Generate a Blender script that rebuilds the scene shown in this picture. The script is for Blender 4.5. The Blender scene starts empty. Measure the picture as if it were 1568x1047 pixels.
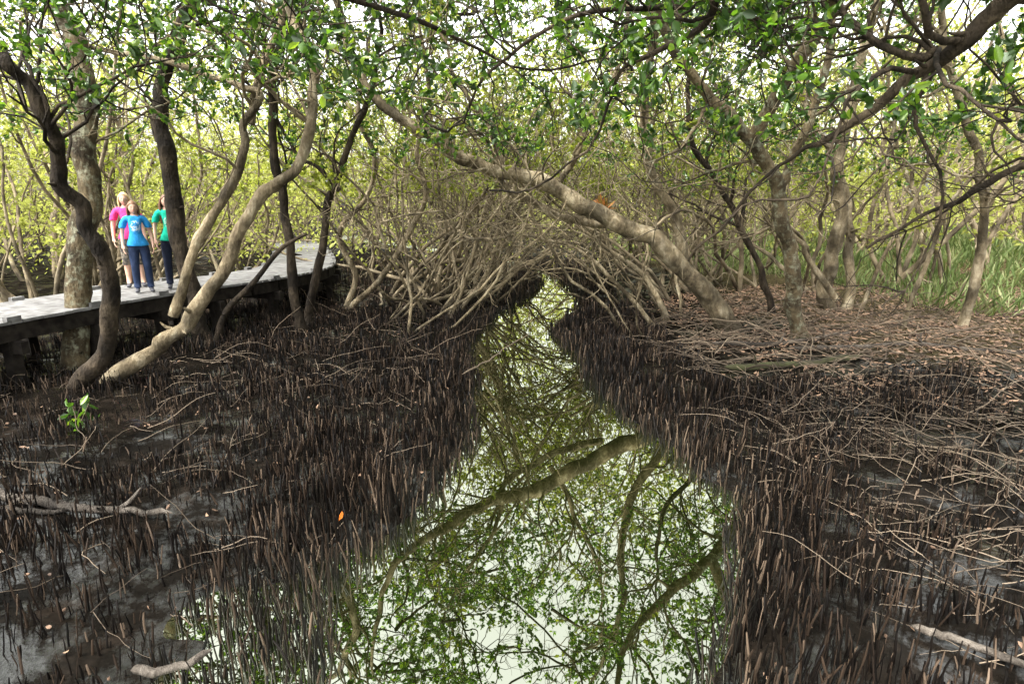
import bpy, math, random, bmesh
import numpy as np
from mathutils import Vector, Matrix
random.seed(4); R=np.random.default_rng(11)
sc=bpy.context.scene
# ------------------------------------------------------------------ helpers
def link(ob,parent=None):
    sc.collection.objects.link(ob)
    if parent is not None: ob.parent=parent
    return ob
def empty(name):
    return link(bpy.data.objects.new(name,None))
def mk(name,V,Q,mat,parent=None,smooth=True):
    V=np.asarray(V,dtype=np.float32).reshape(-1,3);Q=np.asarray(Q,dtype=np.int32).reshape(-1,4)
    me=bpy.data.meshes.new(name)
    me.vertices.add(len(V));me.vertices.foreach_set('co',V.ravel())
    me.loops.add(Q.size);me.loops.foreach_set('vertex_index',Q.ravel())
    me.polygons.add(len(Q))
    me.polygons.foreach_set('loop_start',np.arange(0,Q.size,4,dtype=np.int32))
    me.polygons.foreach_set('loop_total',np.full(len(Q),4,dtype=np.int32))
    me.polygons.foreach_set('use_smooth',np.full(len(Q),smooth,dtype=bool))
    me.update(calc_edges=True)
    me.materials.append(mat)
    return link(bpy.data.objects.new(name,me),parent)
class Acc:
    def __init__(s): s.V=[];s.Q=[];s.n=0
    def add(s,V,Q):
        V=V.reshape(-1,3);s.V.append(V);s.Q.append(Q.reshape(-1,4)+s.n);s.n+=len(V)
    def make(s,name,mat,parent=None,smooth=True):
        if not s.V: return None
        return mk(name,np.concatenate(s.V),np.concatenate(s.Q),mat,parent,smooth)
def nrm(a): return a/(np.linalg.norm(a,axis=-1,keepdims=True)+1e-9)
def walk(P,D,L,n,wig,up=0.0):
    P=np.array(P,float);D=nrm(np.array(D,float));N=len(P)
    L=np.broadcast_to(np.asarray(L,float),(N,))
    out=[P.copy()];dirs=[D.copy()]
    for i in range(n):
        D=nrm(D+R.normal(0,wig,(N,3))+np.array([0,0,up]))
        P=P+D*(L/n)[:,None];out.append(P.copy());dirs.append(D.copy())
    return np.stack(out,1),np.stack(dirs,1)
def tubes(acc,pts,r0,r1=None,sides=5,rad=None,jit=0.0):
    N,n,_=pts.shape
    if N==0: return
    t=nrm(np.gradient(pts,axis=1))
    m=nrm(pts[:,-1]-pts[:,0]+1e-6);ax=np.eye(3)[np.argmin(np.abs(m),axis=1)]
    a=nrm(np.cross(t,ax[:,None,:]));b=np.cross(t,a)
    if rad is None:
        r0=np.broadcast_to(np.asarray(r0,float),(N,));r1=np.broadcast_to(np.asarray(r1,float),(N,))
        s=np.linspace(0,1,n)[None]
        rad=r0[:,None]*(1-s)+r1[:,None]*s
    th=np.linspace(0,2*np.pi,sides,endpoint=False)
    rr=rad[...,None]*(1+jit*R.normal(0,1,(N,n,sides)))
    V=pts[:,:,None,:]+rr[...,None]*(np.cos(th)[None,None,:,None]*a[:,:,None,:]+np.sin(th)[None,None,:,None]*b[:,:,None,:])
    i=np.arange(n-1)[:,None];j=np.arange(sides)[None,:];j2=(j+1)%sides
    q=np.stack([i*sides+j,i*sides+j2,(i+1)*sides+j2,(i+1)*sides+j],-1).reshape(-1,4)
    Q=(q[None]+(np.arange(N)*n*sides)[:,None,None])
    acc.add(V,Q)
def leaves(acc,P,D,l,w,S=None,fold=0.15):
    N=len(P)
    if N==0:return
    D=nrm(D);l=np.broadcast_to(np.asarray(l,float),(N,))[:,None];w=np.broadcast_to(np.asarray(w,float),(N,))[:,None]
    if S is None: S=R.normal(0,1,(N,3))
    S=nrm(np.cross(D,S));Nn=np.cross(D,S)
    f=fold*w
    V=np.stack([P,P+.35*l*D+.5*w*S+f*Nn,P+.75*l*D+.36*w*S+f*Nn,P+l*D-.08*l*Nn,P+.75*l*D-.36*w*S+f*Nn,P+.35*l*D-.5*w*S+f*Nn],1)
    q=np.array([[0,1,2,3],[0,3,4,5]])
    acc.add(V,q[None]+(np.arange(N)*6)[:,None,None])
def leaves4(acc,P,D,l,w):
    N=len(P)
    if N==0:return
    D=nrm(D);l=l[:,None];w=w[:,None];S=nrm(np.cross(D,R.normal(0,1,(N,3))))
    V=np.stack([P,P+.5*l*D+.5*w*S,P+l*D,P+.5*l*D-.5*w*S],1)
    acc.add(V,np.array([[0,1,2,3]])[None]+(np.arange(N)*4)[:,None,None])
_tab=R.random((256,256))
def noise(x,y,s=1.0):
    x=np.asarray(x)/s+100.3;y=np.asarray(y)/s+57.7
    xi=np.floor(x).astype(int);yi=np.floor(y).astype(int);fx=x-xi;fy=y-yi
    fx=fx*fx*(3-2*fx);fy=fy*fy*(3-2*fy)
    g=lambda a,b:_tab[a%256,b%256]
    return (g(xi,yi)*(1-fx)+g(xi+1,yi)*fx)*(1-fy)+(g(xi,yi+1)*(1-fx)+g(xi+1,yi+1)*fx)*fy
def catmull(p,k=6):
    p=np.array(p,float);q=np.vstack([2*p[0]-p[1],p,2*p[-1]-p[-2]]);o=[]
    for i in range(1,len(q)-2):
        for t in np.linspace(0,1,k,endpoint=False):
            o.append(.5*((2*q[i])+(-q[i-1]+q[i+1])*t+(2*q[i-1]-5*q[i]+4*q[i+1]-q[i+2])*t*t+(-q[i-1]+3*q[i]-3*q[i+1]+q[i+2])*t**3))
    o.append(p[-1]);return np.array(o)
# ------------------------------------------------------------------ materials
def newmat(name):
    m=bpy.data.materials.new(name);m.use_nodes=True;nt=m.node_tree;nt.nodes.clear()
    o=nt.nodes.new('ShaderNodeOutputMaterial')
    return m,nt,o
def nd(nt,t,**k):
    n=nt.nodes.new(t)
    for a,b in k.items(): setattr(n,a,b)
    return n
def ramp(nt,stops,src=None):
    r=nt.nodes.new('ShaderNodeValToRGB');e=r.color_ramp.elements
    while len(e)<len(stops): e.new(.5)
    for x,(p,c) in zip(e,stops): x.position=p;x.color=(*c,1) if len(c)==3 else c
    if src is not None: nt.links.new(src,r.inputs[0])
    return r
def g3(v): return (v,v,v)
def leafmat(name,stops,trans,tmix=.45,rough=.35,gl=.1):
    m,nt,o=newmat(name);L=nt.links.new
    geo=nd(nt,'ShaderNodeNewGeometry')
    r=ramp(nt,stops,geo.outputs['Random Per Island'])
    d=nd(nt,'ShaderNodeBsdfDiffuse');L(r.outputs[0],d.inputs[0])
    t=nd(nt,'ShaderNodeBsdfTranslucent')
    mx=nd(nt,'ShaderNodeMixRGB',blend_type='MULTIPLY');mx.inputs[0].default_value=1;L(r.outputs[0],mx.inputs[1]);mx.inputs[2].default_value=(*trans,1)
    L(mx.outputs[0],t.inputs[0])
    a=nd(nt,'ShaderNodeMixShader');a.inputs[0].default_value=tmix;L(d.outputs[0],a.inputs[1]);L(t.outputs[0],a.inputs[2])
    out=a
    if gl>0:
        g=nd(nt,'ShaderNodeBsdfGlossy');g.inputs['Roughness'].default_value=rough;g.inputs[0].default_value=(.8,.9,.7,1)
        b=nd(nt,'ShaderNodeMixShader');b.inputs[0].default_value=gl;L(a.outputs[0],b.inputs[1]);L(g.outputs[0],b.inputs[2]);out=b
    L(out.outputs[0],o.inputs[0]);return m
def barkmat(name,stops,scale=6,rough=.85,bump=.8,lichen=None,foot=True):
    m,nt,o=newmat(name);L=nt.links.new
    tc=nd(nt,'ShaderNodeTexCoord')
    mp=nd(nt,'ShaderNodeMapping');mp.inputs['Scale'].default_value=(1,1,.45);L(tc.outputs['Object'],mp.inputs[0])
    n=nd(nt,'ShaderNodeTexNoise');n.inputs['Scale'].default_value=scale;n.inputs['Detail'].default_value=8;n.inputs['Roughness'].default_value=.75;L(mp.outputs[0],n.inputs[0])
    r=ramp(nt,stops,n.outputs[0]);col=r.outputs[0]
    n5=nd(nt,'ShaderNodeTexNoise');n5.inputs['Scale'].default_value=2.3;n5.inputs['Detail'].default_value=6;L(tc.outputs['Object'],n5.inputs[0])
    r5=ramp(nt,[(.38,g3(.32)),(.6,g3(1.1))],n5.outputs[0])
    m5=nd(nt,'ShaderNodeMixRGB',blend_type='MULTIPLY');m5.inputs[0].default_value=1;L(col,m5.inputs[1]);L(r5.outputs[0],m5.inputs[2]);col=m5.outputs[0]
    if lichen:
        n2=nd(nt,'ShaderNodeTexNoise');n2.inputs['Scale'].default_value=9;n2.inputs['Detail'].default_value=9;n2.inputs['Roughness'].default_value=.7;L(tc.outputs['Object'],n2.inputs[0])
        r2=ramp(nt,[(.50,g3(0)),(.66,g3(.85))],n2.outputs[0])
        mx=nd(nt,'ShaderNodeMixRGB');L(r2.outputs[0],mx.inputs[0]);L(col,mx.inputs[1]);mx.inputs[2].default_value=(*lichen,1);col=mx.outputs[0]
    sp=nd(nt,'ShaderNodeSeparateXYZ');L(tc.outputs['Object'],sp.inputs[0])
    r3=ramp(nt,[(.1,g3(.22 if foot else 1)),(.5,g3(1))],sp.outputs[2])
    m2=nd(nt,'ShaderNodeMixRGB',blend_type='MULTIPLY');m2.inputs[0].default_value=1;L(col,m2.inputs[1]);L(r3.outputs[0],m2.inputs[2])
    p=nd(nt,'ShaderNodeBsdfPrincipled');L(m2.outputs[0],p.inputs['Base Color']);p.inputs['Roughness'].default_value=rough
    p.inputs['Specular IOR Level'].default_value=.2
    n3=nd(nt,'ShaderNodeTexNoise');n3.inputs['Scale'].default_value=scale*4;n3.inputs['Detail'].default_value=6;L(mp.outputs[0],n3.inputs[0])
    bm=nd(nt,'ShaderNodeBump');bm.inputs['Strength'].default_value=bump;bm.inputs['Distance'].default_value=.05;L(n3.outputs[0],bm.inputs['Height']);L(bm.outputs[0],p.inputs['Normal'])
    L(p.outputs[0],o.inputs[0]);return m
def plain(name,c,rough=.7,c2=None,scale=20,spec=.4,island=False,bump=0):
    m,nt,o=newmat(name);L=nt.links.new
    p=nd(nt,'ShaderNodeBsdfPrincipled');p.inputs['Roughness'].default_value=rough;p.inputs['Specular IOR Level'].default_value=spec
    c2=c2 or tuple(x*.7 for x in c)
    tc=nd(nt,'ShaderNodeTexCoord');n=nd(nt,'ShaderNodeTexNoise');n.inputs['Scale'].default_value=scale;n.inputs['Detail'].default_value=6;L(tc.outputs['Object'],n.inputs[0])
    if island:
        g=nd(nt,'ShaderNodeNewGeometry');r=ramp(nt,island if isinstance(island,list) else [(0,c2),(1,c)],g.outputs['Random Per Island'])
    else: r=ramp(nt,[(.35,c2),(.65,c)],n.outputs[0])
    L(r.outputs[0],p.inputs['Base Color'])
    if bump:
        bm=nd(nt,'ShaderNodeBump');bm.inputs['Strength'].default_value=bump;bm.inputs['Distance'].default_value=.02;L(n.outputs[0],bm.inputs['Height']);L(bm.outputs[0],p.inputs['Normal'])
    L(p.outputs[0],o.inputs[0]);return m
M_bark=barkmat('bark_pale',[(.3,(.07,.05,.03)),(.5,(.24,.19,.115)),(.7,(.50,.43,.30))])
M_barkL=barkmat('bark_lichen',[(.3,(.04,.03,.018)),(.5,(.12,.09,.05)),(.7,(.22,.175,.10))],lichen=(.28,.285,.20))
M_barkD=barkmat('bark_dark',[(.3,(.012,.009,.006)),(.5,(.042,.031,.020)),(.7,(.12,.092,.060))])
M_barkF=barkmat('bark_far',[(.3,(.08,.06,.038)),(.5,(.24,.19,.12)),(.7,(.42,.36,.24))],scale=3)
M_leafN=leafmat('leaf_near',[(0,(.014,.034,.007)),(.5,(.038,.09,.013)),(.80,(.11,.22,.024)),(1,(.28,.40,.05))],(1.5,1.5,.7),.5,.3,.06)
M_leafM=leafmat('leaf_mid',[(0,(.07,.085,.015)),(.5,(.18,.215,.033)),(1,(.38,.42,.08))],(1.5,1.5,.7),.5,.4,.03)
M_leafF=leafmat('leaf_far_haze',[(0,(.17,.185,.045)),(.5,(.34,.365,.10)),(1,(.54,.57,.20))],(1.3,1.3,.8),.5,.5,0)  # paler and yellower than nearer leaves: distance haze put into the colour
M_grass=leafmat('grass',[(0,(.12,.17,.06)),(.6,(.25,.33,.13)),(1,(.46,.48,.26))],(1.2,1.2,.8),.4,.5,0)
M_pneu=plain('pneumatophore',(.05,.03,.02),.38,spec=.3,island=[(0,(.002,.0017,.0015)),(.55,(.009,.0065,.005)),(.88,(.045,.030,.020)),(1,(.16,.115,.08))])
M_litter=plain('leaf_litter',(.32,.20,.125),.7,(.035,.02,.013),island=True)
M_twig=plain('dead_twig',(.22,.17,.12),.8,(.03,.022,.016),island=True,spec=.2)
M_log=barkmat('driftwood',[(.3,(.03,.024,.02)),(.5,(.09,.075,.06)),(.7,(.20,.175,.145))],scale=9,foot=False)
M_moss=plain('mossy_wood',(.045,.048,.016),.9,(.025,.018,.011),scale=9,bump=.6)
M_deck=plain('deck_timber',(.20,.197,.19),.75,(.095,.09,.085),scale=7,island=False,bump=.3)
M_beam=plain('beam_timber',(.025,.021,.016),.9,(.008,.006,.005),scale=8,bump=.3,spec=.15)
def mudmat():
    m,nt,o=newmat('mud');L=nt.links.new
    tc=nd(nt,'ShaderNodeTexCoord')
    d=nd(nt,'ShaderNodeBsdfDiffuse');g=nd(nt,'ShaderNodeBsdfGlossy');g.inputs[0].default_value=(.9,.9,.86,1);g.inputs['Roughness'].default_value=.09
    n=nd(nt,'ShaderNodeTexNoise');n.inputs['Scale'].default_value=2.2;n.inputs['Detail'].default_value=8;n.inputs['Roughness'].default_value=.7;L(tc.outputs['Object'],n.inputs[0])
    r=ramp(nt,[(.35,(.003,.0026,.0022)),(.55,(.008,.0065,.005)),(.75,(.028,.021,.016))],n.outputs[0])
    sp=nd(nt,'ShaderNodeSeparateXYZ');L(tc.outputs['Object'],sp.inputs[0])
    mr=nd(nt,'ShaderNodeMapRange');L(sp.outputs[2],mr.inputs[0]);mr.inputs[1].default_value=.32;mr.inputs[2].default_value=.62
    n4=nd(nt,'ShaderNodeTexNoise');n4.inputs['Scale'].default_value=25;n4.inputs['Detail'].default_value=5;L(tc.outputs['Object'],n4.inputs[0])
    r4=ramp(nt,[(.35,(.035,.025,.013)),(.6,(.11,.09,.045))],n4.outputs[0])
    mx=nd(nt,'ShaderNodeMixRGB');L(mr.outputs[0],mx.inputs[0]);L(r.outputs[0],mx.inputs[1]);L(r4.outputs[0],mx.inputs[2]);L(mx.outputs[0],d.inputs[0])
    n2=nd(nt,'ShaderNodeTexNoise');n2.inputs['Scale'].default_value=2.6;n2.inputs['Detail'].default_value=8;n2.inputs['Roughness'].default_value=.75;L(tc.outputs['Object'],n2.inputs[0])
    r2=ramp(nt,[(.43,g3(.13)),(.53,g3(.008))],n2.outputs[0])
    iv=nd(nt,'ShaderNodeMath',operation='SUBTRACT');iv.inputs[0].default_value=1;L(mr.outputs[0],iv.inputs[1])
    f=nd(nt,'ShaderNodeMath',operation='MULTIPLY');L(r2.outputs[0],f.inputs[0]);L(iv.outputs[0],f.inputs[1])
    n3=nd(nt,'ShaderNodeTexNoise');n3.inputs['Scale'].default_value=11;n3.inputs['Detail'].default_value=6;L(tc.outputs['Object'],n3.inputs[0])
    b=nd(nt,'ShaderNodeBump');b.inputs['Strength'].default_value=.5;b.inputs['Distance'].default_value=.04;L(n3.outputs[0],b.inputs['Height']);L(b.outputs[0],d.inputs['Normal'])
    b2=nd(nt,'ShaderNodeBump');b2.inputs['Strength'].default_value=.3;b2.inputs['Distance'].default_value=.03;L(n3.outputs[0],b2.inputs['Height']);L(b2.outputs[0],g.inputs['Normal'])
    ms=nd(nt,'ShaderNodeMixShader');L(f.outputs[0],ms.inputs[0]);L(d.outputs[0],ms.inputs[1]);L(g.outputs[0],ms.inputs[2])
    L(ms.outputs[0],o.inputs[0]);return m
M_mud=mudmat()
def watermat():
    m,nt,o=newmat('creek_water');L=nt.links.new
    d=nd(nt,'ShaderNodeBsdfDiffuse');d.inputs[0].default_value=(.0045,.006,.0012,1)
    g=nd(nt,'ShaderNodeBsdfGlossy');g.inputs['Roughness'].default_value=.0;g.inputs[0].default_value=(.92,.96,.76,1)
    lw=nd(nt,'ShaderNodeFresnel');lw.inputs[0].default_value=1.33
    a=nd(nt,'ShaderNodeMath',operation='MULTIPLY_ADD');L(lw.outputs[0],a.inputs[0]);a.inputs[1].default_value=.6;a.inputs[2].default_value=.38;a.use_clamp=True
    tc=nd(nt,'ShaderNodeTexCoord');n=nd(nt,'ShaderNodeTexNoise');n.inputs['Scale'].default_value=1.5;n.inputs['Detail'].default_value=2;L(tc.outputs['Object'],n.inputs[0])
    b=nd(nt,'ShaderNodeBump');b.inputs['Strength'].default_value=.03;b.inputs['Distance'].default_value=.03;L(n.outputs[0],b.inputs['Height'])
    L(b.outputs[0],g.inputs['Normal'])
    mx=nd(nt,'ShaderNodeMixShader');L(a.outputs[0],mx.inputs[0]);L(d.outputs[0],mx.inputs[1]);L(g.outputs[0],mx.inputs[2]);L(mx.outputs[0],o.inputs[0]);return m
M_water=watermat()
# ------------------------------------------------------------------ terrain
LY=[-20,2.6,3.4,3.8,4.4,5.1,6.2,8,10.8,13.5,17.2,20.4,23.5,30,45]
LX=[-1.2,-1.2,-1.38,-1.2,-.85,-.6,-.53,-.61,-.84,-.38,.72,1.08,.43,-3,-14]
RY=[-20,2.6,3.1,3.7,4.6,5.9,6.9,8.3,9.8,11.3,14.4,16.6,19.5,23.5,30,45]
RX=[1.1,1.15,1.41,1.73,2.05,1.71,1.47,1.15,1.18,.81,1.7,2.0,1.71,1.2,-1.6,-12]
def dist(x,y):
    j=.22*(noise(x,y,.5)-.5)
    return np.maximum(np.interp(y,LY,LX)-x,x-np.interp(y,RY,RX))+j
def sm(t): t=np.clip(t,0,1);return t*t*(3-2*t)
def height(x,y):
    d=dist(x,y)
    h=.075*sm(d/.35)+.032*np.clip(d,0,5)
    low=sm((4.6-y)/1.6)*sm((d)/.2)*sm((2.2-d)/1.2)
    h=h-low*.085*(x<0)
    h+=.10*(noise(x,y,1.1)-.5)*sm(d/.6)*np.where((d<2.5),.6,1)+.05*(noise(x,y,.35)-.5)*sm(d/.5)
    h=np.where((d>.15)&(low<.2),np.maximum(h,.025),h)
    h+=.25*sm((x-3.2)/3)*sm((y-6.5)/2.5)
    h+=.6*sm((x-8.5)/6)*sm((y-10)/5)
    return np.where(d>0,h,-.45*sm(-d/.35))
def axis(a,b,step,lo,hi):
    c=np.arange(a,b+1e-6,step);e=[];v=step
    x=b
    while x<hi: v*=1.25;x+=v;e.append(x)
    f=[];v=step;x=a
    while x>lo: v*=1.25;x-=v;f.append(x)
    return np.concatenate([f[::-1],c,e])
gx=axis(-11,13,.085,-160,160);gy=axis(1.5,26,.085,-160,220)
X,Y=np.meshgrid(gx,gy);Z=height(X,Y)
nx,ny=len(gx),len(gy);ii=(np.arange(ny-1)[:,None]*nx+np.arange(nx-1)[None]).ravel()
mk('ground',np.stack([X,Y,Z],-1),np.stack([ii,ii+1,ii+nx+1,ii+nx],-1),M_mud)
mk('creek_water',[(-16,-12,0),(14,-12,0),(14,48,0),(-16,48,0)],[[0,1,2,3]],M_water)
# ------------------------------------------------------------------ pneumatophores
A=Acc()
def pneu(n,x0,x1,y0,y1,hmin,hmax,r):
    x=R.uniform(x0,x1,n);y=R.uniform(y0,y1,n);d=dist(x,y);h=height(x,y)
    row=np.abs(noise(x,y,.45)-noise(y+31,x,.38))
    den=np.clip(1.4*noise(x,y,.9)-.05,0.15,1)*np.clip(1.35-2.4*row,.22,1)
    den*=np.where(x>0,1-sm((d-3.2)/3),1-.3*sm((d-5)/4))
    den=np.maximum(den,(d<.5)*.62)
    k=(d>-.12)&(h<.5)&(R.random(n)<den)&~((x>3)&(y>7.6))
    x,y,h,d=x[k],y[k],h[k],d[k];m=len(x)
    L=R.uniform(hmin,hmax,m)*(1+.30*(d<.8))*(.45+.9*noise(x,y,.7))
    D=np.stack([R.normal(0,.11,m),R.normal(0,.11,m),np.ones(m)],1)
    pts,_=walk(np.stack([x,y,h-.04],1),D,L+.04,4,.07,.05)
    rr=r*R.uniform(.55,1.6,m)
    rad=rr[:,None]*np.array([1.2,1.02,.98,.9,.6])[None]
    tubes(A,pts,0,0,4,rad=rad)
pneu(40000,-7,6.5,2,7,.05,.22,.0060)
pneu(50000,-8.5,6.5,7,13,.07,.22,.0072)
pneu(28000,-9,8,13,26,.10,.25,.009)
A.make('pneumatophores',M_pneu)
# ------------------------------------------------------------------ trees
def hero_path(acc,xz,y0,y1,r0,r1,foot=False,sides=14):
    xz=np.array(xz,float)/100;n=len(xz)
    ys=np.linspace(y0,y1,n)/100
    p=np.stack([xz[:,0],ys,xz[:,1]],1)
    if foot: p=np.vstack([p[0]+[0,0,-.45],p])
    c=catmull(p,8);m=len(c)
    sd=R.uniform(0,50)
    amp=min(.06,.4*r0/1000)
    for a_ in range(3): c[3:,a_]+=amp*2*(noise(np.arange(m)[3:]*.25,np.full(m-3,sd+a_*7.3),1)-.5)
    s=np.linspace(0,1,m);rad=(r0*(1-s)+r1*s)/1000
    rad*=1+.24*(noise(s*m*.3,s*0+sd,1)-.5)
    if foot: rad*=1+.55*np.exp(-((c[:,2]-.1).clip(0))/.15)
    tubes(acc,c[None],0,0,sides,rad=rad[None],jit=.045)
    for i in R.choice(np.arange(6,m-2),min(4,max(1,m//14))):
        q,_=walk(c[i:i+1],R.normal(0,1,(1,3)),rad[i]*1.0+R.uniform(.05,.2),5,.15);tubes(acc,q,rad[i]*.5,rad[i]*.10,7)
    return c,rad
def sprout(wood,lf,P,rl,n1,L1=(1.2,2.6),zmin=2.6,zleaf=2.9,nleaf=12,ls=(.08,.045),k2=4,k3=4,up=.05,L2=(.5,1.2),L3=(.2,.5),bias=(0,0,0.25)):
    ok=np.where(P[:,2]>zmin)[0]
    if len(ok)==0: return
    idx=R.choice(ok,n1)
    T=nrm(np.gradient(P,axis=0))[idx]
    D=nrm(np.cross(T,R.normal(0,1,(n1,3))))*.9+T*.5+np.array(bias)
    L=R.uniform(*L1,n1);r=np.minimum(rl[idx]*.5,.028)*R.uniform(.4,1,n1)+.004
    order(wood,lf,P[idx],D,L,r,zleaf,nleaf,ls,k2,k3,up,L2,L3)
def order(wood,lf,P,D,L,r,zleaf,nleaf,ls,k2,k3,up,L2,L3,s1=6):
    n1=len(P)
    p1,d1=walk(P,D,L,9,.28,up);tubes(wood,p1,r,r*.3,s1)
    i=np.repeat(np.arange(n1),k2);t=R.integers(3,10,len(i))
    b=p1[i,t];dd=nrm(np.cross(d1[i,t],R.normal(0,1,(len(i),3))))*.8+d1[i,t]*.6
    p2,d2=walk(b,dd,R.uniform(*L2,len(i)),6,.34,up);tubes(wood,p2,r[i]*.4+.0018,.003,4)
    i=np.repeat(np.arange(len(p2)),k3);t=R.integers(2,7,len(i))
    b=p2[i,t];dd=nrm(np.cross(d2[i,t],R.normal(0,1,(len(i),3))))*.8+d2[i,t]*.6
    p3,d3=walk(b,dd,R.uniform(*L3,len(i)),4,.3,up*1.5)
    tip=p3[:,-1];k=(tip[:,2]>zleaf)&(noise(tip[:,0]+tip[:,2]*.7,tip[:,1]+tip[:,2],.9)>.36)
    tubes(wood,p3[k|(R.random(len(k))<.6)],.0034,.002,3)
    p3,d3=p3[k],d3[k]
    i=np.repeat(np.arange(len(p3)),nleaf);t=R.integers(2,5,len(i))
    D3=nrm(d3[i,t]+R.normal(0,.75,(len(i),3)))
    (leaves if ls[0]<.105 else leaves4)(lf,p3[i,t]+R.normal(0,.012,(len(i),3)),D3,ls[0]*R.uniform(.6,1.25,len(i)),ls[1]*R.uniform(.7,1.2,len(i)))
def tree(name,paths,bark,leafm=None,kw={},n1=12):
    e=empty(name);w=Acc();lf=Acc()
    for k,pp in enumerate(paths):
        xz,y0,y1,r0,r1,foot=pp[:6]
        c,rad=hero_path(w,xz,y0,y1,r0,r1,foot)
        if c[-1,2]>2.4:
            d=nrm(c[-1]-c[-4]);t,_=walk(c[-1:],d[None],R.uniform(1.2,2.2),8,.18,.06)
            tubes(w,t,rad[-1],.012,8);c2=np.vstack([c,t[0,1:]]);r2=np.concatenate([rad,np.full(8,.03)])
        else: c2,r2=c,rad
        sprout(w,lf,c2,r2,n1,**kw)
    w.make('trunk_and_limbs',bark,e);lf.make('foliage',leafm or M_leafN,e)
    return e
def rs(xz,f,foot):
    return [foot]+[(x*f,260+(z-260)*f) for x,z in xz]
LYk=dict(zmin=2.9,zleaf=3.3)
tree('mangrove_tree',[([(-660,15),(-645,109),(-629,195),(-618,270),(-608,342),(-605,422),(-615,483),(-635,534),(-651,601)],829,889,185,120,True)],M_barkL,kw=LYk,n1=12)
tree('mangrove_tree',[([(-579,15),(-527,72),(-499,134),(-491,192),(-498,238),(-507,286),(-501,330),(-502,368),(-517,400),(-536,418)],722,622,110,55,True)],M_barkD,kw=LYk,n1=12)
tree('mangrove_tree',[
 ([(-559,15),(-512,51),(-467,81),(-429,126),(-395,170),(-365,226),(-337,271),(-303,291),(-279,333),(-263,383),(-264,437),(-283,478),(-301,533)],750,830,110,52,True),
 ([(-482,104),(-448,186),(-423,237),(-390,284),(-371,333),(-372,369),(-349,401),(-380,419),(-431,437),(-496,455),(-544,464),(-611,477)],795,890,70,30,False),
 ([(-371,369),(-358,431),(-333,483),(-313,535),(-302,586)],860,890,55,32,False)],M_bark,kw=LYk,n1=10)
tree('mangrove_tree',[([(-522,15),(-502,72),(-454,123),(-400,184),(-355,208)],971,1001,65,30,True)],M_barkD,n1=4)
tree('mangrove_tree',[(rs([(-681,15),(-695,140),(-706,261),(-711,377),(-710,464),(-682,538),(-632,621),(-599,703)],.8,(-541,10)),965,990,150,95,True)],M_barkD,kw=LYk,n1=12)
tree('mangrove_tree',[(rs([(-483,15),(-485,134),(-490,247),(-496,355),(-492,470),(-463,579),(-425,693)],.85,(-410,10)),1080,1055,105,55,True),
 (rs([(-467,15),(-433,130),(-412,233),(-380,310),(-336,411),(-296,476),(-276,563)],.88,(-408,10)),1140,1120,95,45,True),
 ([(-330,283),(-370,328),(-405,347),(-437,414)],1125,1125,45,26,False)],M_barkD,kw=dict(zmin=2.6,zleaf=3.3),n1=10)
tree('mangrove_tree',[([(-390,15),(-359,100),(-388,190),(-322,275),(-294,356),(-322,435),(-300,534)],1316,1266,75,38,True),
 ([(-382,15),(-305,87),(-238,176),(-189,275),(-197,367),(-164,441),(-172,523)],1316,1216,75,38,True)],M_bark,M_leafM,kw=dict(zmin=2.2,zleaf=3.0),n1=12)
tree('mangrove_tree',[([(-333,15),(-253,125),(-161,194),(-91,245),(-15,277),(58,324)],1563,1463,70,32,True),
 ([(-311,15),(-204,101),(-104,127),(-22,153),(-6,200),(-12,276),(9,362)],1454,1354,60,28,True)],M_bark,M_leafM,kw=dict(zmin=1.2,zleaf=3.0),n1=10)
tree('leaning_mangrove_tree',[
 ([(429,15),(391,66),(340,123),(273,185),(210,214),(142,247),(76,283),(7,311),(-50,321),(-94,342),(-137,373),(-189,393),(-229,427),(-255,484),(-270,549)],1086,986,205,50,True),
 ([(187,219),(105,231),(31,263),(-16,289),(-21,338),(-48,399),(-89,447)],1100,1000,75,30,False),
 ([(82,285),(116,343),(137,399),(179,473),(196,553)],1120,1070,60,35,False),
 ([(333,133),(303,226),(252,306),(227,381),(224,461),(226,536),(208,604)],1090,990,95,55,False)],M_bark,kw=dict(zmin=2.6,zleaf=3.3),n1=12)
tree('mangrove_tree',[
 ([(496,15),(469,102),(449,168),(422,241),(395,299),(355,350),(309,390),(265,423),(222,471),(198,524)],948,848,135,62,True),
 ([(425,271),(444,340),(461,415),(469,476),(461,543)],940,910,70,42,False),
 ([(355,350),(380,440),(400,500),(320,512),(230,512),(100,540),(-50,600),(-200,650)],890,520,90,45,False)],M_barkL,kw=dict(zmin=2.7,zleaf=3.3),n1=13)
tree('mangrove_tree',[
 ([(661,15),(625,77),(622,149),(629,212),(609,296),(603,388),(610,475),(615,567)],1135,1085,165,68,True),
 ([(675,15),(693,92),(685,171),(678,235),(649,336),(585,423),(539,519)],1147,1197,120,52,True),
 ([(610,84),(549,156),(523,192),(464,221)],1060,1040,62,30,False)],M_bark,kw=dict(zmin=2.2,zleaf=3.0),n1=11)
tree('mangrove_sapling',[([(685,15),(681,87),(691,166),(698,240),(717,291),(761,339)],971,921,46,24,True)],M_bark,kw=dict(zmin=2.2,zleaf=2.8),n1=8)
tree('mangrove_tree',[([(783,15),(786,92),(781,165),(769,240),(743,311),(702,388),(653,461),(626,529)],971,921,85,48,True)],M_bark,kw=dict(zmin=2.4,zleaf=2.9),n1=13)
tree('mangrove_tree',[([(534,15),(510,83),(480,149),(432,224),(385,296),(329,365),(308,452)],1135,1085,75,42,True)],M_barkD,kw=dict(zmin=2.0,zleaf=2.2),n1=12)
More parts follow.
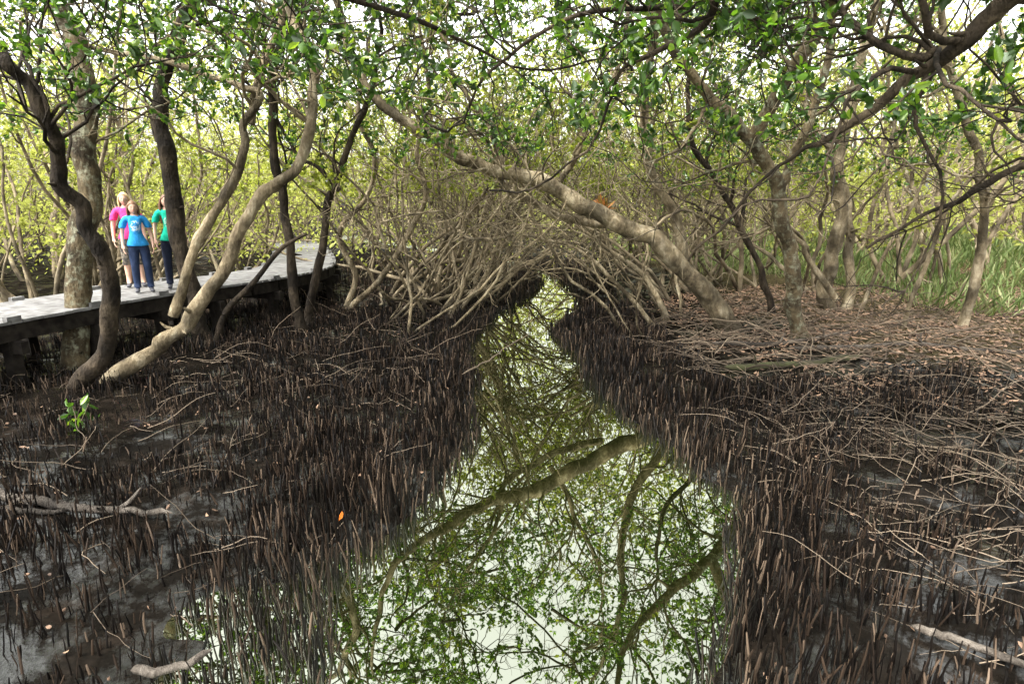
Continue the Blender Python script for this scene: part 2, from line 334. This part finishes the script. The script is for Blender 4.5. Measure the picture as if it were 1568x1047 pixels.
tree('mangrove_tree',[([(288,15),(246,68),(192,120),(159,152),(100,182),(21,197)],1135,1165,55,24,True),
 ([(332,15),(287,99),(245,139),(203,166),(133,214)],1201,1231,72,32,True)],M_bark,kw=dict(zmin=1.4,zleaf=3.4),n1=5)
tree('mangrove_sapling',[([(701,15),(720,123),(737,187),(756,237),(789,366)],1135,1105,42,24,True)],M_bark,kw=dict(zmin=2.2,zleaf=2.8),n1=7)
NK=dict(zmin=2.9,zleaf=3.2,ls=(.088,.050),L1=(.8,1.9),nleaf=12)
tree('overhanging_mangrove_tree',[
 ([(620,10),(600,150),(560,300),(470,410),(410,440),(365,414),(349,387),(322,387),(306,367),(297,352),(278,332),(256,311),(232,294)],250,520,140,14,True),
 ([(306,367),(298,364),(268,377),(246,402),(238,431)],446,480,32,19,False),
 ([(470,410),(440,350),(419,304),(390,286),(374,266),(349,249),(323,220)],400,520,45,11,False),
 ([(560,300),(480,470),(360,520),(240,540),(120,560),(-40,600)],330,560,110,40,False),
 ([(410,440),(300,455),(155,451),(158,419),(159,403),(126,388),(104,382),(94,354)],420,600,50,13,False),
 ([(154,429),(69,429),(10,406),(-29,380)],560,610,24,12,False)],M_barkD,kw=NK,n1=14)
tree('overhanging_mangrove_tree',[
 ([(-560,10),(-540,200),(-480,380),(-380,480),(-260,540),(-120,570),(40,590),(180,620)],300,640,140,40,True),
 ([(-480,380),(-420,470),(-300,520),(-200,600),(-150,680)],330,900,90,30,False),
 ([(-380,480),(-280,470),(-180,440),(-90,430),(-20,410)],420,660,50,13,False)],M_barkD,kw=NK,n1=17)
# crowns closing overhead above creek and near banks, added to darken foreground and reflections
w,lf=Acc(),Acc();n=270
cx=R.uniform(-9,9,n);cy=R.uniform(-5,17,n);k=noise(cx,cy,2.5)>.26;cx,cy=cx[k],cy[k];n=len(cx)
order(w,lf,np.stack([cx,cy,R.uniform(5.2,7.2,n)+.07*cy],1),np.stack([R.normal(0,1,n),R.normal(0,1,n),R.uniform(0,.7,n)],1),R.uniform(1.4,3,n),R.uniform(.02,.05,n),4.5,15,(.125,.07),6,5,.02,(.6,1.4),(.25,.6))
e=empty('mangrove_shade_canopy');w.make('limbs',M_barkD,e);lf.make('foliage',M_leafN,e)
# ---- thicket trees on both banks
def thicket(n,yr,xr,nst,kw,bark,lm,name='mangrove_tree',one=None,up=.03,rr=(.025,.065),wg=.17,lean=.35):
    for k in range(n):
        y=R.uniform(*yr);side=-1 if R.random()<.55 else 1
        xe=np.interp(y,LY,LX) if side<0 else np.interp(y,RY,RX)
        x=xe+side*R.uniform(*xr)
        if side<0 and y<18 and x<-3.2 and x>-8.5: x-=5.5
        w,lf=(one if one else (Acc(),Acc()))
        m=R.integers(*nst);bx=x+R.normal(0,.25,m);by=y+R.normal(0,.25,m)
        D=np.stack([R.normal(-side*lean,.5,m),R.normal(-.1,.4,m),np.ones(m)],1)
        p,d=walk(np.stack([bx,by,height(bx,by)-.2],1),D,R.uniform(4,7,m),14,wg,up)
        r=R.uniform(*rr,m);tubes(w,p,r,r*.35,7)
        for j in range(m):
            sprout(w,lf,p[j],np.linspace(r[j],.015,15),**kw)
        if not one:
            e=empty(name);w.make('trunk_and_limbs',bark,e);lf.make('foliage',lm,e)
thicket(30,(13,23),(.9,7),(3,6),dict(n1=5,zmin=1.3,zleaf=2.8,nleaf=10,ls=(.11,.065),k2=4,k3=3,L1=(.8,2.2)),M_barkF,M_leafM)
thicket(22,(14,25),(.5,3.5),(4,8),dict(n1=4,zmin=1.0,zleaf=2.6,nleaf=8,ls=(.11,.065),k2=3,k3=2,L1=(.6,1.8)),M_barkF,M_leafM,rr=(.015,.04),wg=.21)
thicket(12,(11,16),(.9,2.6),(3,5),dict(n1=4,zmin=1.8,zleaf=3.3,nleaf=6,ls=(.10,.055),k2=4,k3=2,L1=(.8,2.0)),M_bark,M_leafM,rr=(.018,.04),wg=.2,lean=.6,up=.05)
w,lf=Acc(),Acc()
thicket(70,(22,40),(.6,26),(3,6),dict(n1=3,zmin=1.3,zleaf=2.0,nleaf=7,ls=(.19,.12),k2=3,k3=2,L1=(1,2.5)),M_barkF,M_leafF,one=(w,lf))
for sx in (-1,1):
    for k in range(40):
        y=R.uniform(6 if sx<0 else 13,24);x=sx*R.uniform(10.0 if sx<0 else 9,24)
        if abs(x)/y<.45: continue
        m=R.integers(2,5);bx=x+R.normal(0,.3,m);by=y+R.normal(0,.3,m)
        p,d=walk(np.stack([bx,by,height(bx,by)-.2],1),np.stack([R.normal(0,.3,m),R.normal(0,.3,m),np.ones(m)],1),R.uniform(5,8,m),14,.13,.04)
        r=R.uniform(.03,.09,m);tubes(w,p,r,r*.4,7)
        for j in range(m): sprout(w,lf,p[j],np.linspace(r[j],.02,15),n1=4,zmin=1.0,zleaf=1.5,nleaf=8,ls=(.14,.085),k2=3,k3=3,L1=(.8,2.2))
def clumps(nc,xr,yr,zr,gap,nl,lsz,spread,zgap=3.0):
    cx=R.uniform(*xr,nc);cy=R.uniform(*yr,nc);cz=R.uniform(*zr,nc)
    xc=(np.interp(cy,LY,LX)+np.interp(cy,RY,RX))/2
    k=((np.abs(cx-xc)>gap)|(cz>zgap))&(np.abs(cx)<cy*1.15+4)&(R.random(nc)<np.where(cz>7.5,.6,1))
    cx,cy,cz=cx[k],cy[k],cz[k]
    P=np.repeat(np.stack([cx,cy,cz],1),nl,0)+R.normal(0,1,(len(cx)*nl,3))*np.array([spread,spread,spread*.65])
    P=P[P[:,2]>.25]
    leaves4(lf,P,R.normal(0,1,(len(P),3))+[0,0,-.2],R.uniform(.7,1.35,len(P))*lsz,R.uniform(.4,.75,len(P))*lsz)
clumps(1900,(-46,46),(20,48),(.5,10),1.3,75,.20,.9)
clumps(280,(-18,18),(15,21),(1.0,7.5),1.8,60,.12,.5,3.6)
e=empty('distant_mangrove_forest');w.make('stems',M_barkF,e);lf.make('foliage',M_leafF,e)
# ------------------------------------------------------------------ grass, litter, twigs
A=Acc();n=60000
x=R.uniform(4.5,28,n);y=R.uniform(10.5,32,n);k=(x>8.6-.35*(y-11)+2.2*(noise(x,y,2.)-.4))&(R.random(n)<.1+1.1*noise(x,y,1.0)**1.5)
x,y=x[k],y[k];P=np.stack([x,y,height(x,y)-.02],1);D=np.stack([R.normal(0,.5,len(x)),R.normal(0,.5,len(x)),np.ones(len(x))],1)
leaves(A,P,D,R.uniform(.2,.65,len(x))*(.5+noise(x,y,.8)),R.uniform(.006,.018,len(x)));A.make('long_grass',M_grass)
A=Acc();n=26000
x=R.uniform(2.6,12,n);y=R.uniform(6.0,15,n);d=dist(x,y)
k=R.random(n)<sm((x-2.8-.8*noise(x,y,.7))/1.6)*sm((y-5.9-.8*noise(y,x,.5))/1.3)*np.clip(1.5*noise(x,y,.5)-.15,.06,1);x,y=x[k],y[k]
P=np.stack([x,y,height(x,y)+R.uniform(.005,.05,len(x))],1)
leaves(A,P,np.stack([R.normal(0,1,len(x)),R.normal(0,1,len(x)),R.normal(0,.25,len(x))],1),R.uniform(.05,.13,len(x)),R.uniform(.02,.045,len(x)),S=np.stack([R.normal(0,.3,len(x)),R.normal(0,.3,len(x)),np.ones(len(x))],1)*1.0)
n=1300;x=R.uniform(-8,7,n);y=R.uniform(2.5,14,n);k=dist(x,y)>.1;x,y=x[k],y[k]
P=np.stack([x,y,height(x,y)+.03],1)
leaves(A,P,np.stack([R.normal(0,1,len(x)),R.normal(0,1,len(x)),R.normal(0,.3,len(x))],1),R.uniform(.03,.07,len(x)),R.uniform(.015,.03,len(x)))
A.make('leaf_litter',M_litter)
A=Acc();leaves(A,np.array([[-1.35,3.98,.20]]),np.array([[.4,.1,.9]]),.085,.035);A.make('fallen_orange_leaf',plain('orange_leaf',(.60,.17,.02),.5,(.45,.10,.01)))
A=Acc();n=40;leaves(A,np.tile([[1.72,10.95,2.50]],(n,1))+R.normal(0,.03,(n,3)),np.stack([R.normal(0,.7,n),R.normal(0,.7,n),np.abs(R.normal(.7,.3,n))],1),R.uniform(.15,.32,n),.03);A.make('epiphyte_plant',plain('epiphyte',(.50,.14,.03),.5,(.12,.16,.03),island=True))
A=Acc()
def twigs(n,x0,x1,y0,y1,L,r,lift=.1):
    x=R.uniform(x0,x1,n);y=R.uniform(y0,y1,n);k=dist(x,y)>.25;x,y=x[k],y[k];m=len(x)
    a=R.uniform(0,2*np.pi,m)
    p,_=walk(np.stack([x,y,height(x,y)+.03],1),np.stack([np.cos(a),np.sin(a),R.uniform(0,.45,m)],1),R.uniform(*L,m),8,.16,-.05)
    g=height(p[...,0],p[...,1]);p[...,2]=np.maximum(p[...,2],g+.01)
    rr=r*R.uniform(.5,1.4,m);tubes(A,p,rr,rr*.4,4)
twigs(620,3.0,8.5,5.2,11,(.3,1.3),.006);twigs(420,2.2,6,2.6,6.5,(.2,.9),.004);twigs(260,-8,-1,3,9,(.2,.8),.0045);twigs(300,2.6,7,8,13,(.4,1.6),.010);twigs(200,-5,-1,7,16,(.4,1.2),.006)
A.make('fallen_twigs',M_twig)
def log(name,p,r0,r1,mat,stubs=2):
    a=Acc();c=catmull(p,7);c[:,2]=np.maximum(c[:,2],height(c[:,0],c[:,1])+r0*.4);c[1:-1]+=R.normal(0,.006,(len(c)-2,3));m=len(c)
    rad=np.linspace(r0,r1,m)*(1+.15*(noise(np.arange(m)*.8,c[:,0],1)-.5));rad[0]*=.15;rad[-1]*=.15;rad[1]*=.9
    tubes(a,c[None],0,0,10,rad=rad[None],jit=.05)
    for k in range(stubs):
        i=R.integers(m//4,m-3);q,_=walk(c[i:i+1],[[R.normal(0,.6),R.normal(0,.4),.8]],R.uniform(.12,.3),5,.15);tubes(a,q,r0*.5,r0*.15,7)
    a.make(name,mat)
log('driftwood_log',[(-4.6,4.42,.20),(-3.8,4.24,.20),(-3.48,4.17,.20),(-2.73,4.12,.18)],.048,.026,M_log,3)
log('fallen_branch',[(-4.5,4.2,.18),(-3.9,4.15,.17),(-3.6,4.2,.16)],.028,.018,M_log,1)
log('fallen_branch',[(2.36,2.87,.18),(2.58,2.73,.18),(2.85,2.5,.18)],.024,.022,M_log,0)
log('fallen_branch',[(-2.1,2.62,.10),(-1.86,2.58,.14),(-1.66,2.66,.20)],.028,.018,M_log,0)
log('mossy_log',[(3.2,8.25,.2),(4.27,8.15,.2),(5.3,8.3,.2)],.06,.05,M_moss,1)
log('fallen_branch',[(4.4,8.9,.3),(5.6,8.6,.3),(7.2,8.3,.3),(8.6,8.4,.3)],.045,.025,M_log,3)
log('fallen_branch',[(3.4,9.4,.3),(4.6,9.2,.3),(6.2,9.6,.3)],.045,.03,M_log,2)
log('rotten_stump',[(-3.42,5.36,-.1),(-3.42,5.36,.15),(-3.36,5.38,.28)],.06,.03,M_beam,2)
log('fallen_branch',[(-.7,7.6,.28),(-.35,8.2,.33),(.0,8.9,.40),(.3,9.2,.5)],.012,.006,M_twig,1)
e=empty('mangrove_seedling');w_,l_=Acc(),Acc()
p,d=walk(np.repeat([[-4.75,5.8,.02]],9,0),np.stack([R.normal(0,.5,9),R.normal(0,.5,9),np.ones(9)],1),R.uniform(.2,.5,9),6,.12);tubes(w_,p,.006,.003,5)
i=np.repeat(np.arange(9),9);t=R.integers(2,7,81);leaves(l_,p[i,t],nrm(d[i,t]*.3+R.normal(0,1,(81,3))),.12,.06)
w_.make('stem',M_twig,e);l_.make('leaves',M_leafN,e)
# ------------------------------------------------------------------ boardwalk
def box(a,c,ux,uy,uz):
    c=np.array(c);ux,uy,uz=map(np.array,(ux,uy,uz));V=[]
    for s in ((-1,-1,-1),(1,-1,-1),(1,1,-1),(-1,1,-1),(-1,-1,1),(1,-1,1),(1,1,1),(-1,1,1)): V.append(c+s[0]*ux+s[1]*uy+s[2]*uz)
    a.add(np.array(V),np.array([[0,3,2,1],[4,5,6,7],[0,1,5,4],[1,2,6,5],[2,3,7,6],[3,0,4,7]]))
cl=catmull([(-8.3,1,0),(-7.95,4,0),(-7.45,7.2,0),(-6.6,10.1,0),(-5.65,12.0,0),(-5.3,13.8,0),(-5.85,16,0),(-7.2,19.5,0),(-9.2,24,0)],40)
s=np.concatenate([[0],np.cumsum(np.linalg.norm(np.diff(cl,axis=0),axis=1))])
def at(u): return np.array([np.interp(u,s,cl[:,i]) for i in range(3)])
bw=empty('boardwalk');pl,bm_,po=Acc(),Acc(),Acc();ZD=1.10
u=.1
while u<s[-1]-.2:
    c=at(u);t=nrm(at(u+.05)-at(u-.05));nn=np.array([-t[1],t[0],0])
    box(pl,c+[0,0,ZD-.02+R.normal(0,.002)],t*.065,nn*(.86+R.normal(0,.006)),(0,0,.02));u+=.142
u=.1
while u<s[-1]-.7:
    c0,c1=at(u),at(u+.6);t=nrm(c1-c0);nn=np.array([-t[1],t[0],0]);c=(c0+c1)/2;h=np.linalg.norm(c1-c0)/2
    for o in (-.80,.80):
        box(bm_,c+nn*o+[0,0,ZD-.16],t*(h+.01),nn*.025,(0,0,.11))
    u+=.6
u=.6
while u<s[-1]-.3:
    c=at(u);t=nrm(at(u+.05)-at(u-.05));nn=np.array([-t[1],t[0],0])
    box(bm_,c+[0,0,ZD-.36],t*.05,nn*.95,(0,0,.085))
    for o in (-.7,.7):
        q=c+nn*o;box(po,q+[0,0,.35],t*.07,nn*.07,(0,0,.56))
    for o in (-.82,.82):
        box(pl,c+nn*o+[0,0,ZD+.03],t*.09,nn*.04,(0,0,.028))
    u+=1.2
pl.make('deck_planks',M_deck,bw,False);bm_.make('bearers',M_beam,bw,False);po.make('posts',M_beam,bw,False)
# ------------------------------------------------------------------ people
M_skin=plain('skin',(.66,.41,.30),.5,(.60,.36,.26),spec=.35)
M_eye=plain('eye_white',(.75,.75,.73),.3);M_iris=plain('iris',(.03,.02,.015),.2);M_lip=plain('lips',(.50,.18,.15),.5)
M_shoe=plain('shoe',(.05,.05,.06),.6)
def clothmat(name,c,print_col=None,zc=1.2,c2=None,scale=60):
    m,nt,o=newmat(name);L=nt.links.new
    p=nd(nt,'ShaderNodeBsdfPrincipled');p.inputs['Roughness'].default_value=.85;p.inputs['Specular IOR Level'].default_value=.2
    tc=nd(nt,'ShaderNodeTexCoord');n=nd(nt,'ShaderNodeTexNoise');n.inputs['Scale'].default_value=scale;L(tc.outputs['Object'],n.inputs[0])
    r=ramp(nt,[(.4,c2 or tuple(x*.85 for x in c)),(.6,c)],n.outputs[0]);col=r.outputs[0]
    if print_col:
        mp=nd(nt,'ShaderNodeMapping');mp.inputs['Location'].default_value=(0,.12,-zc);L(tc.outputs['Object'],mp.inputs[0])
        mp2=nd(nt,'ShaderNodeMapping');mp2.inputs['Scale'].default_value=(10,10,8);L(mp.outputs[0],mp2.inputs[0])
        g=nd(nt,'ShaderNodeTexGradient',gradient_type='SPHERICAL');L(mp2.outputs[0],g.inputs[0])
        v=nd(nt,'ShaderNodeTexNoise');v.inputs['Scale'].default_value=34;v.inputs['Detail'].default_value=3;L(tc.outputs['Object'],v.inputs[0])
        ml=nd(nt,'ShaderNodeMath',operation='MULTIPLY');r2=ramp(nt,[(.02,g3(0)),(.3,g3(1))],g.outputs['Fac']);r3=ramp(nt,[(.48,g3(0)),(.54,g3(.7))],v.outputs[0])
        L(r2.outputs[0],ml.inputs[0]);L(r3.outputs[0],ml.inputs[1])
        mx=nd(nt,'ShaderNodeMixRGB');L(ml.outputs[0],mx.inputs[0]);L(col,mx.inputs[1]);mx.inputs[2].default_value=(*print_col,1);col=mx.outputs[0]
    w=nd(nt,'ShaderNodeTexNoise');w.inputs['Scale'].default_value=11;w.inputs['Detail'].default_value=3;L(tc.outputs['Object'],w.inputs[0])
    b=nd(nt,'ShaderNodeBump');b.inputs['Strength'].default_value=.7;b.inputs['Distance'].default_value=.03;L(w.outputs[0],b.inputs['Height']);L(b.outputs[0],p.inputs['Normal'])
    L(col,p.inputs['Base Color']);L(p.outputs[0],o.inputs[0]);return m
def skin_mesh(verts,edges,rad,root=0,sub=2):
    me=bpy.data.meshes.new('sk');me.from_pydata(verts,edges,[]);ob=bpy.data.objects.new('sk',me);sc.collection.objects.link(ob)
    md=ob.modifiers.new('s','SKIN');md.use_smooth_shade=True
    for i,v in enumerate(me.skin_vertices[0].data):
        r=rad[i];v.radius=r if isinstance(r,tuple) else (r,r);v.use_root=(i==root)
    sd=ob.modifiers.new('d','SUBSURF');sd.levels=sub;sd.render_levels=sub
    dg=bpy.context.evaluated_depsgraph_get();ev=ob.evaluated_get(dg);m2=bpy.data.meshes.new_from_object(ev)
    bpy.data.objects.remove(ob);return m2
def person(name,loc,H,yaw,shirt,pants,hair,hairlen,pants_z=0.0,arm=(0,0),turn=0,lean=0,hs=1.0):
    k=H/1.70
    e=empty(name)
    V=[];E=[];Rd=[]
    def v(x,y,z,r,par=None):
        V.append((x,y,z));Rd.append(r);i=len(V)-1
        if par is not None:E.append((par,i))
        return i
    pel=v(0,0,.94,(.14,.105));sp=v(lean*.3,.0,1.09,(.118,.088),pel);ch=v(lean*.3,-.005,1.25,(.140,.098),sp);cl_=v(0,.005,1.375,(.115,.078),ch)
    nk=v(0,.01,1.45,(.053,.050),cl_);nh=v(0,0,1.52,.046,nk);v(0,-.005,1.58,.055,nh)
    ends=[]
    for sgn,aa in ((-1,arm[0]),(1,arm[1])):
        hp=v(sgn*.085,0,.85,(.092,.098),pel);kn=v(sgn*.098,-.02-.02*(sgn*lean>0),.49,.060,hp);cf=v(sgn*.102,.012,.33,.056,kn);an=v(sgn*.105,.02,.10,.038,cf)
        v(sgn*.105,.05,.045,.036,an);ft=v(sgn*.118,-.07,.04,(.042,.032),an);v(sgn*.13,-.15,.03,(.038,.024),ft)
        sh=v(sgn*.150,.005,1.38,.052,cl_);ua=v(sgn*.195,.012,1.25,.044,sh);el=v(sgn*.226,.025,1.11,.036,ua)
        wr=v(sgn*(.240-.4*aa),-.045-aa,.90+aa*.3,(.025,.025),el);pm=v(sgn*(.240-.6*aa),-.07-aa*1.2,.835+aa*.3,(.019,.034),wr)
        ends.append((sgn,np.array(V[wr]),np.array(V[pm])))
    me=skin_mesh(V,E,Rd,0,2)
    for m in (M_skin,pants,M_shoe): me.materials.append(m)
    for f in me.polygons:
        c=f.center;f.use_smooth=True
        if c.z<.085: f.material_index=2
        elif c.z<1.0 and not (abs(c.x)>.200) and c.z>pants_z: f.material_index=1
    link(bpy.data.objects.new('body',me),e)
    def shell(nm,keep,off,mat,zbis=None):
        bm=bmesh.new();bm.from_mesh(me)
        for zz in (zbis,1.215):
            bmesh.ops.bisect_plane(bm,geom=bm.verts[:]+bm.edges[:]+bm.faces[:],plane_co=(0,0,zz),plane_no=(0,0,1))
        bmesh.ops.delete(bm,geom=[f for f in bm.faces if not keep(f.calc_center_median())],context='FACES')
        bmesh.ops.delete(bm,geom=[q for q in bm.verts if not q.link_faces],context='VERTS')
        bm.normal_update()
        mv=[(q,q.normal*off(q.co)) for q in bm.verts]
        for q,d in mv: q.co+=d
        s_=bpy.data.meshes.new(nm);bm.to_mesh(s_);bm.free();s_.materials.clear();s_.materials.append(mat)
        for f in s_.polygons:f.use_smooth=True;f.material_index=0
        o_=link(bpy.data.objects.new(nm,s_),e);md=o_.modifiers.new('t','SOLIDIFY');md.thickness=.005
    shell('t_shirt',lambda c:((.885<c.z<1.47 and abs(c.x)<(.158 if 1.08<c.z<1.215 else .18)) or (c.z>1.215 and abs(c.x)>=.15 and c.z<1.47)) and not(c.z>1.43 and abs(c.x)<.072),
          lambda c:.013+.014*max(0,(1.15-c.z)/.25)*(abs(c.x)<.2)+.010*(c.z<1.32 and abs(c.x)>.175),shirt,.885)
    lo=max(pants_z,.10)
    shell('trousers',lambda c:lo<c.z<.99 and abs(c.x)<.20,lambda c:.008+(.025 if pants_z>.3 else .014)*max(0,(.8-c.z)),pants,lo)
    for sgn,wr,pm in ends:
        d=nrm(pm-wr);side=np.array([0,1,0])-d*d[1];side=nrm(side);inn=np.array([-sgn,0,0.])
        for j,(o,ln) in enumerate(((-.028,.078),(-.010,.088),(.009,.082),(.027,.064))):
            o_=side*o
            pts=[pm+o_-d*.01,pm+o_*1.05+d*.03,pm+o_*1.1+d*(.03+ln*.45)+inn*.008,pm+o_*1.1+d*(.03+ln*.75)+inn*.022,pm+o_*1.1+d*(.03+ln*.9)+inn*.036]
            m_=skin_mesh([tuple(q) for q in pts],[(0,1),(1,2),(2,3),(3,4)],[.010,.0095,.0085,.0075,.0065],0,1);m_.materials.append(M_skin);link(bpy.data.objects.new('finger',m_),e)
        tp=[wr+d*.015-side*.012,wr+d*.04-side*.038+inn*.008,wr+d*.065-side*.05+inn*.016,wr+d*.09-side*.052+inn*.02]
        m_=skin_mesh([tuple(q) for q in tp],[(0,1),(1,2),(2,3)],[.012,.0115,.010,.008],0,1);m_.materials.append(M_skin);link(bpy.data.objects.new('thumb',m_),e)
    bm=bmesh.new();bmesh.ops.create_uvsphere(bm,u_segments=48,v_segments=36,radius=1)
    for q in bm.verts:
        x,y,z=q.co
        jaw=max(0,-z);wd=.074*(1-.30*jaw**1.8)
        X=x*wd;Y=y*.092*(1-.12*jaw);Zz=z*.115
        if y<0:
            Y-=.012*jaw*math.exp(-(x/.35)**2)
            Y-=.020*math.exp(-(X/.010)**2)*math.exp(-((Zz+.020)/.016)**2)
            Y-=.009*math.exp(-(X/.007)**2)*math.exp(-((Zz-.002)/.020)**2)
            Y+=.010*(math.exp(-((abs(X)-.030)/.014)**2))*math.exp(-((Zz-.004)/.011)**2)
            Y-=.005*math.exp(-(X/.022)**2)*math.exp(-((Zz+.056)/.010)**2)
        q.co=(X,Y,Zz)
    hm=bpy.data.meshes.new('head');bm.to_mesh(hm);bm.free();hm.materials.append(M_skin)
    for f in hm.polygons:f.use_smooth=True
    he=bpy.data.objects.new('head_pivot',None);link(he,e);he.location=(0,-.015,1.70-.118*hs);he.rotation_euler=(0,0,turn);he.scale=(hs,)*3
    link(bpy.data.objects.new('head',hm),he)
    def ball(nm,c,s,mat):
        b=bmesh.new();bmesh.ops.create_uvsphere(b,u_segments=14,v_segments=10,radius=1);m_=bpy.data.meshes.new(nm);b.to_mesh(m_);b.free();m_.materials.append(mat)
        for f in m_.polygons:f.use_smooth=True
        o_=bpy.data.objects.new(nm,m_);o_.location=c;o_.scale=s;link(o_,he)
    for sgn in(-1,1):
        ball('eye',(sgn*.029,-.0745,.004),(.0125,.009,.0062),M_eye);ball('iris',(sgn*.029,-.0815,.004),(.0056,.0035,.0056),M_iris)
        ball('eyebrow',(sgn*.030,-.0835,.022),(.015,.005,.0026),hair);ball('ear',(sgn*.073,.004,-.005),(.010,.018,.030),M_skin)
    ball('mouth',(0,-.0905,-.054),(.021,.005,.0042),M_lip)
    bm=bmesh.new();bmesh.ops.create_uvsphere(bm,u_segments=48,v_segments=36,radius=1)
    dl=[]
    for q in bm.verts:
        x,y,z=q.co;q.co=(x*.083,y*.102+.006,z*.123+.005)
        hl=.068-.9*max(0,abs(q.co.x)-.028)
        if q.co.y<-.015 and q.co.z<hl: dl.append(q)
        elif q.co.z<-.05 and q.co.y<.03: dl.append(q)
    bmesh.ops.delete(bm,geom=dl,context='VERTS')
    h_=bpy.data.meshes.new('hair');bm.to_mesh(h_);bm.free();h_.materials.append(hair)
    for f in h_.polygons:f.use_smooth=True
    ho=link(bpy.data.objects.new('hair_cap',h_),he);md=ho.modifiers.new('s','SOLIDIFY');md.thickness=.006
    n=240;a=R.uniform(-.60*np.pi,.60*np.pi,n)
    P=np.stack([np.sin(a)*.076,np.cos(a)*.090+.006,.005+.118*np.abs(np.cos(a*.4))*R.uniform(.3,.75,n)],1)
    P[:,:2]*=np.sqrt(np.clip(1.12-(P[:,2:3]/.125)**2,0.1,1))
    L=hairlen*R.uniform(.85,1.06,n)+P[:,2]+.04
    D=np.stack([np.sin(a)*.9,np.cos(a)*.7,-np.ones(n)],1);out=[P.copy()]
    for i in range(12):
        D=nrm(D*np.array([.72,.72,1])+np.array([0,0,-.35])+R.normal(0,.04,(n,3)));P=P+D*(L/12)[:,None];out.append(P.copy())
    pp=np.stack(out,1)
    aa=Acc();rad=(np.array([.004,.007,.008,.009,.009,.009,.009,.008,.008,.007,.006,.005,.002])[None]*R.uniform(.7,1.2,(n,1)))
    tubes(aa,pp,0,0,6,rad=rad);aa.make('hair_locks',hair,he)
    e.location=loc;e.scale=(k,k,k);e.rotation_euler=(0,0,yaw)
def hairmat(name,c): return plain(name,c,.45,tuple(q*.45 for q in c),scale=90,island=True,spec=.5)
S_p=clothmat('pink_shirt',(.85,.06,.25));S_b=clothmat('blue_shirt',(.03,.30,.70),(.75,.85,.9),1.24);S_g=clothmat('green_shirt',(.01,.44,.28),(.65,.8,.7),1.22)
J=clothmat('jeans',(.022,.036,.08));J2=clothmat('dark_jeans',(.015,.02,.04));K=clothmat('patterned_shorts',(.24,.20,.15),c2=(.06,.055,.05),scale=22)
yaw=math.radians(34)
person('woman',(-6.90,10.42,ZD+.004),1.68,yaw,S_p,K,hairmat('blonde_hair',(.78,.55,.27)),.13,pants_z=.42,turn=-.1,lean=.05)
person('child',(-6.35,9.78,ZD+.004),1.53,yaw,S_b,J,hairmat('brown_hair',(.22,.11,.05)),.12,turn=.05,hs=1.06,lean=-.04)
person('girl',(-6.06,10.25,ZD+.004),1.64,yaw,S_g,J2,hairmat('long_brown_hair',(.20,.09,.04)),.33,turn=0,hs=1.03,lean=.04)
# ------------------------------------------------------------------ light, world, camera
EL,AZ=math.radians(58),math.radians(225)
w=bpy.data.worlds.new('World');sc.world=w;w.use_nodes=True;nt=w.node_tree;nt.nodes.clear()
sk=nt.nodes.new('ShaderNodeTexSky');sk.sky_type='NISHITA';sk.sun_disc=False;sk.sun_elevation=EL;sk.sun_rotation=AZ;sk.dust_density=6;sk.air_density=1.2;sk.ozone_density=1
hs=nt.nodes.new('ShaderNodeHueSaturation');hs.inputs['Saturation'].default_value=.10;hs.inputs['Value'].default_value=5.8
bg=nt.nodes.new('ShaderNodeBackground');bg.inputs[1].default_value=.15
wo=nt.nodes.new('ShaderNodeOutputWorld');nt.links.new(sk.outputs[0],hs.inputs['Color']);nt.links.new(hs.outputs[0],bg.inputs[0]);nt.links.new(bg.outputs[0],wo.inputs[0])
sd=bpy.data.lights.new('sun','SUN');sd.energy=3.3;sd.angle=math.radians(10);sd.color=(1,.93,.80)
so=link(bpy.data.objects.new('sun',sd))
dv=Vector((math.sin(AZ)*math.cos(EL),math.cos(AZ)*math.cos(EL),math.sin(EL)))
so.rotation_euler=dv.to_track_quat('Z','Y').to_euler();so.location=dv*50
cd=bpy.data.cameras.new('camera');cd.lens=20;cd.sensor_width=36;cd.clip_end=600;cd.clip_start=.05
cam=link(bpy.data.objects.new('camera',cd));cam.location=(0,0,2.6);cam.rotation_euler=(math.radians(90-13.7),0,0);sc.camera=cam
sc.view_settings.view_transform='Standard';sc.view_settings.look='None';sc.view_settings.exposure=0
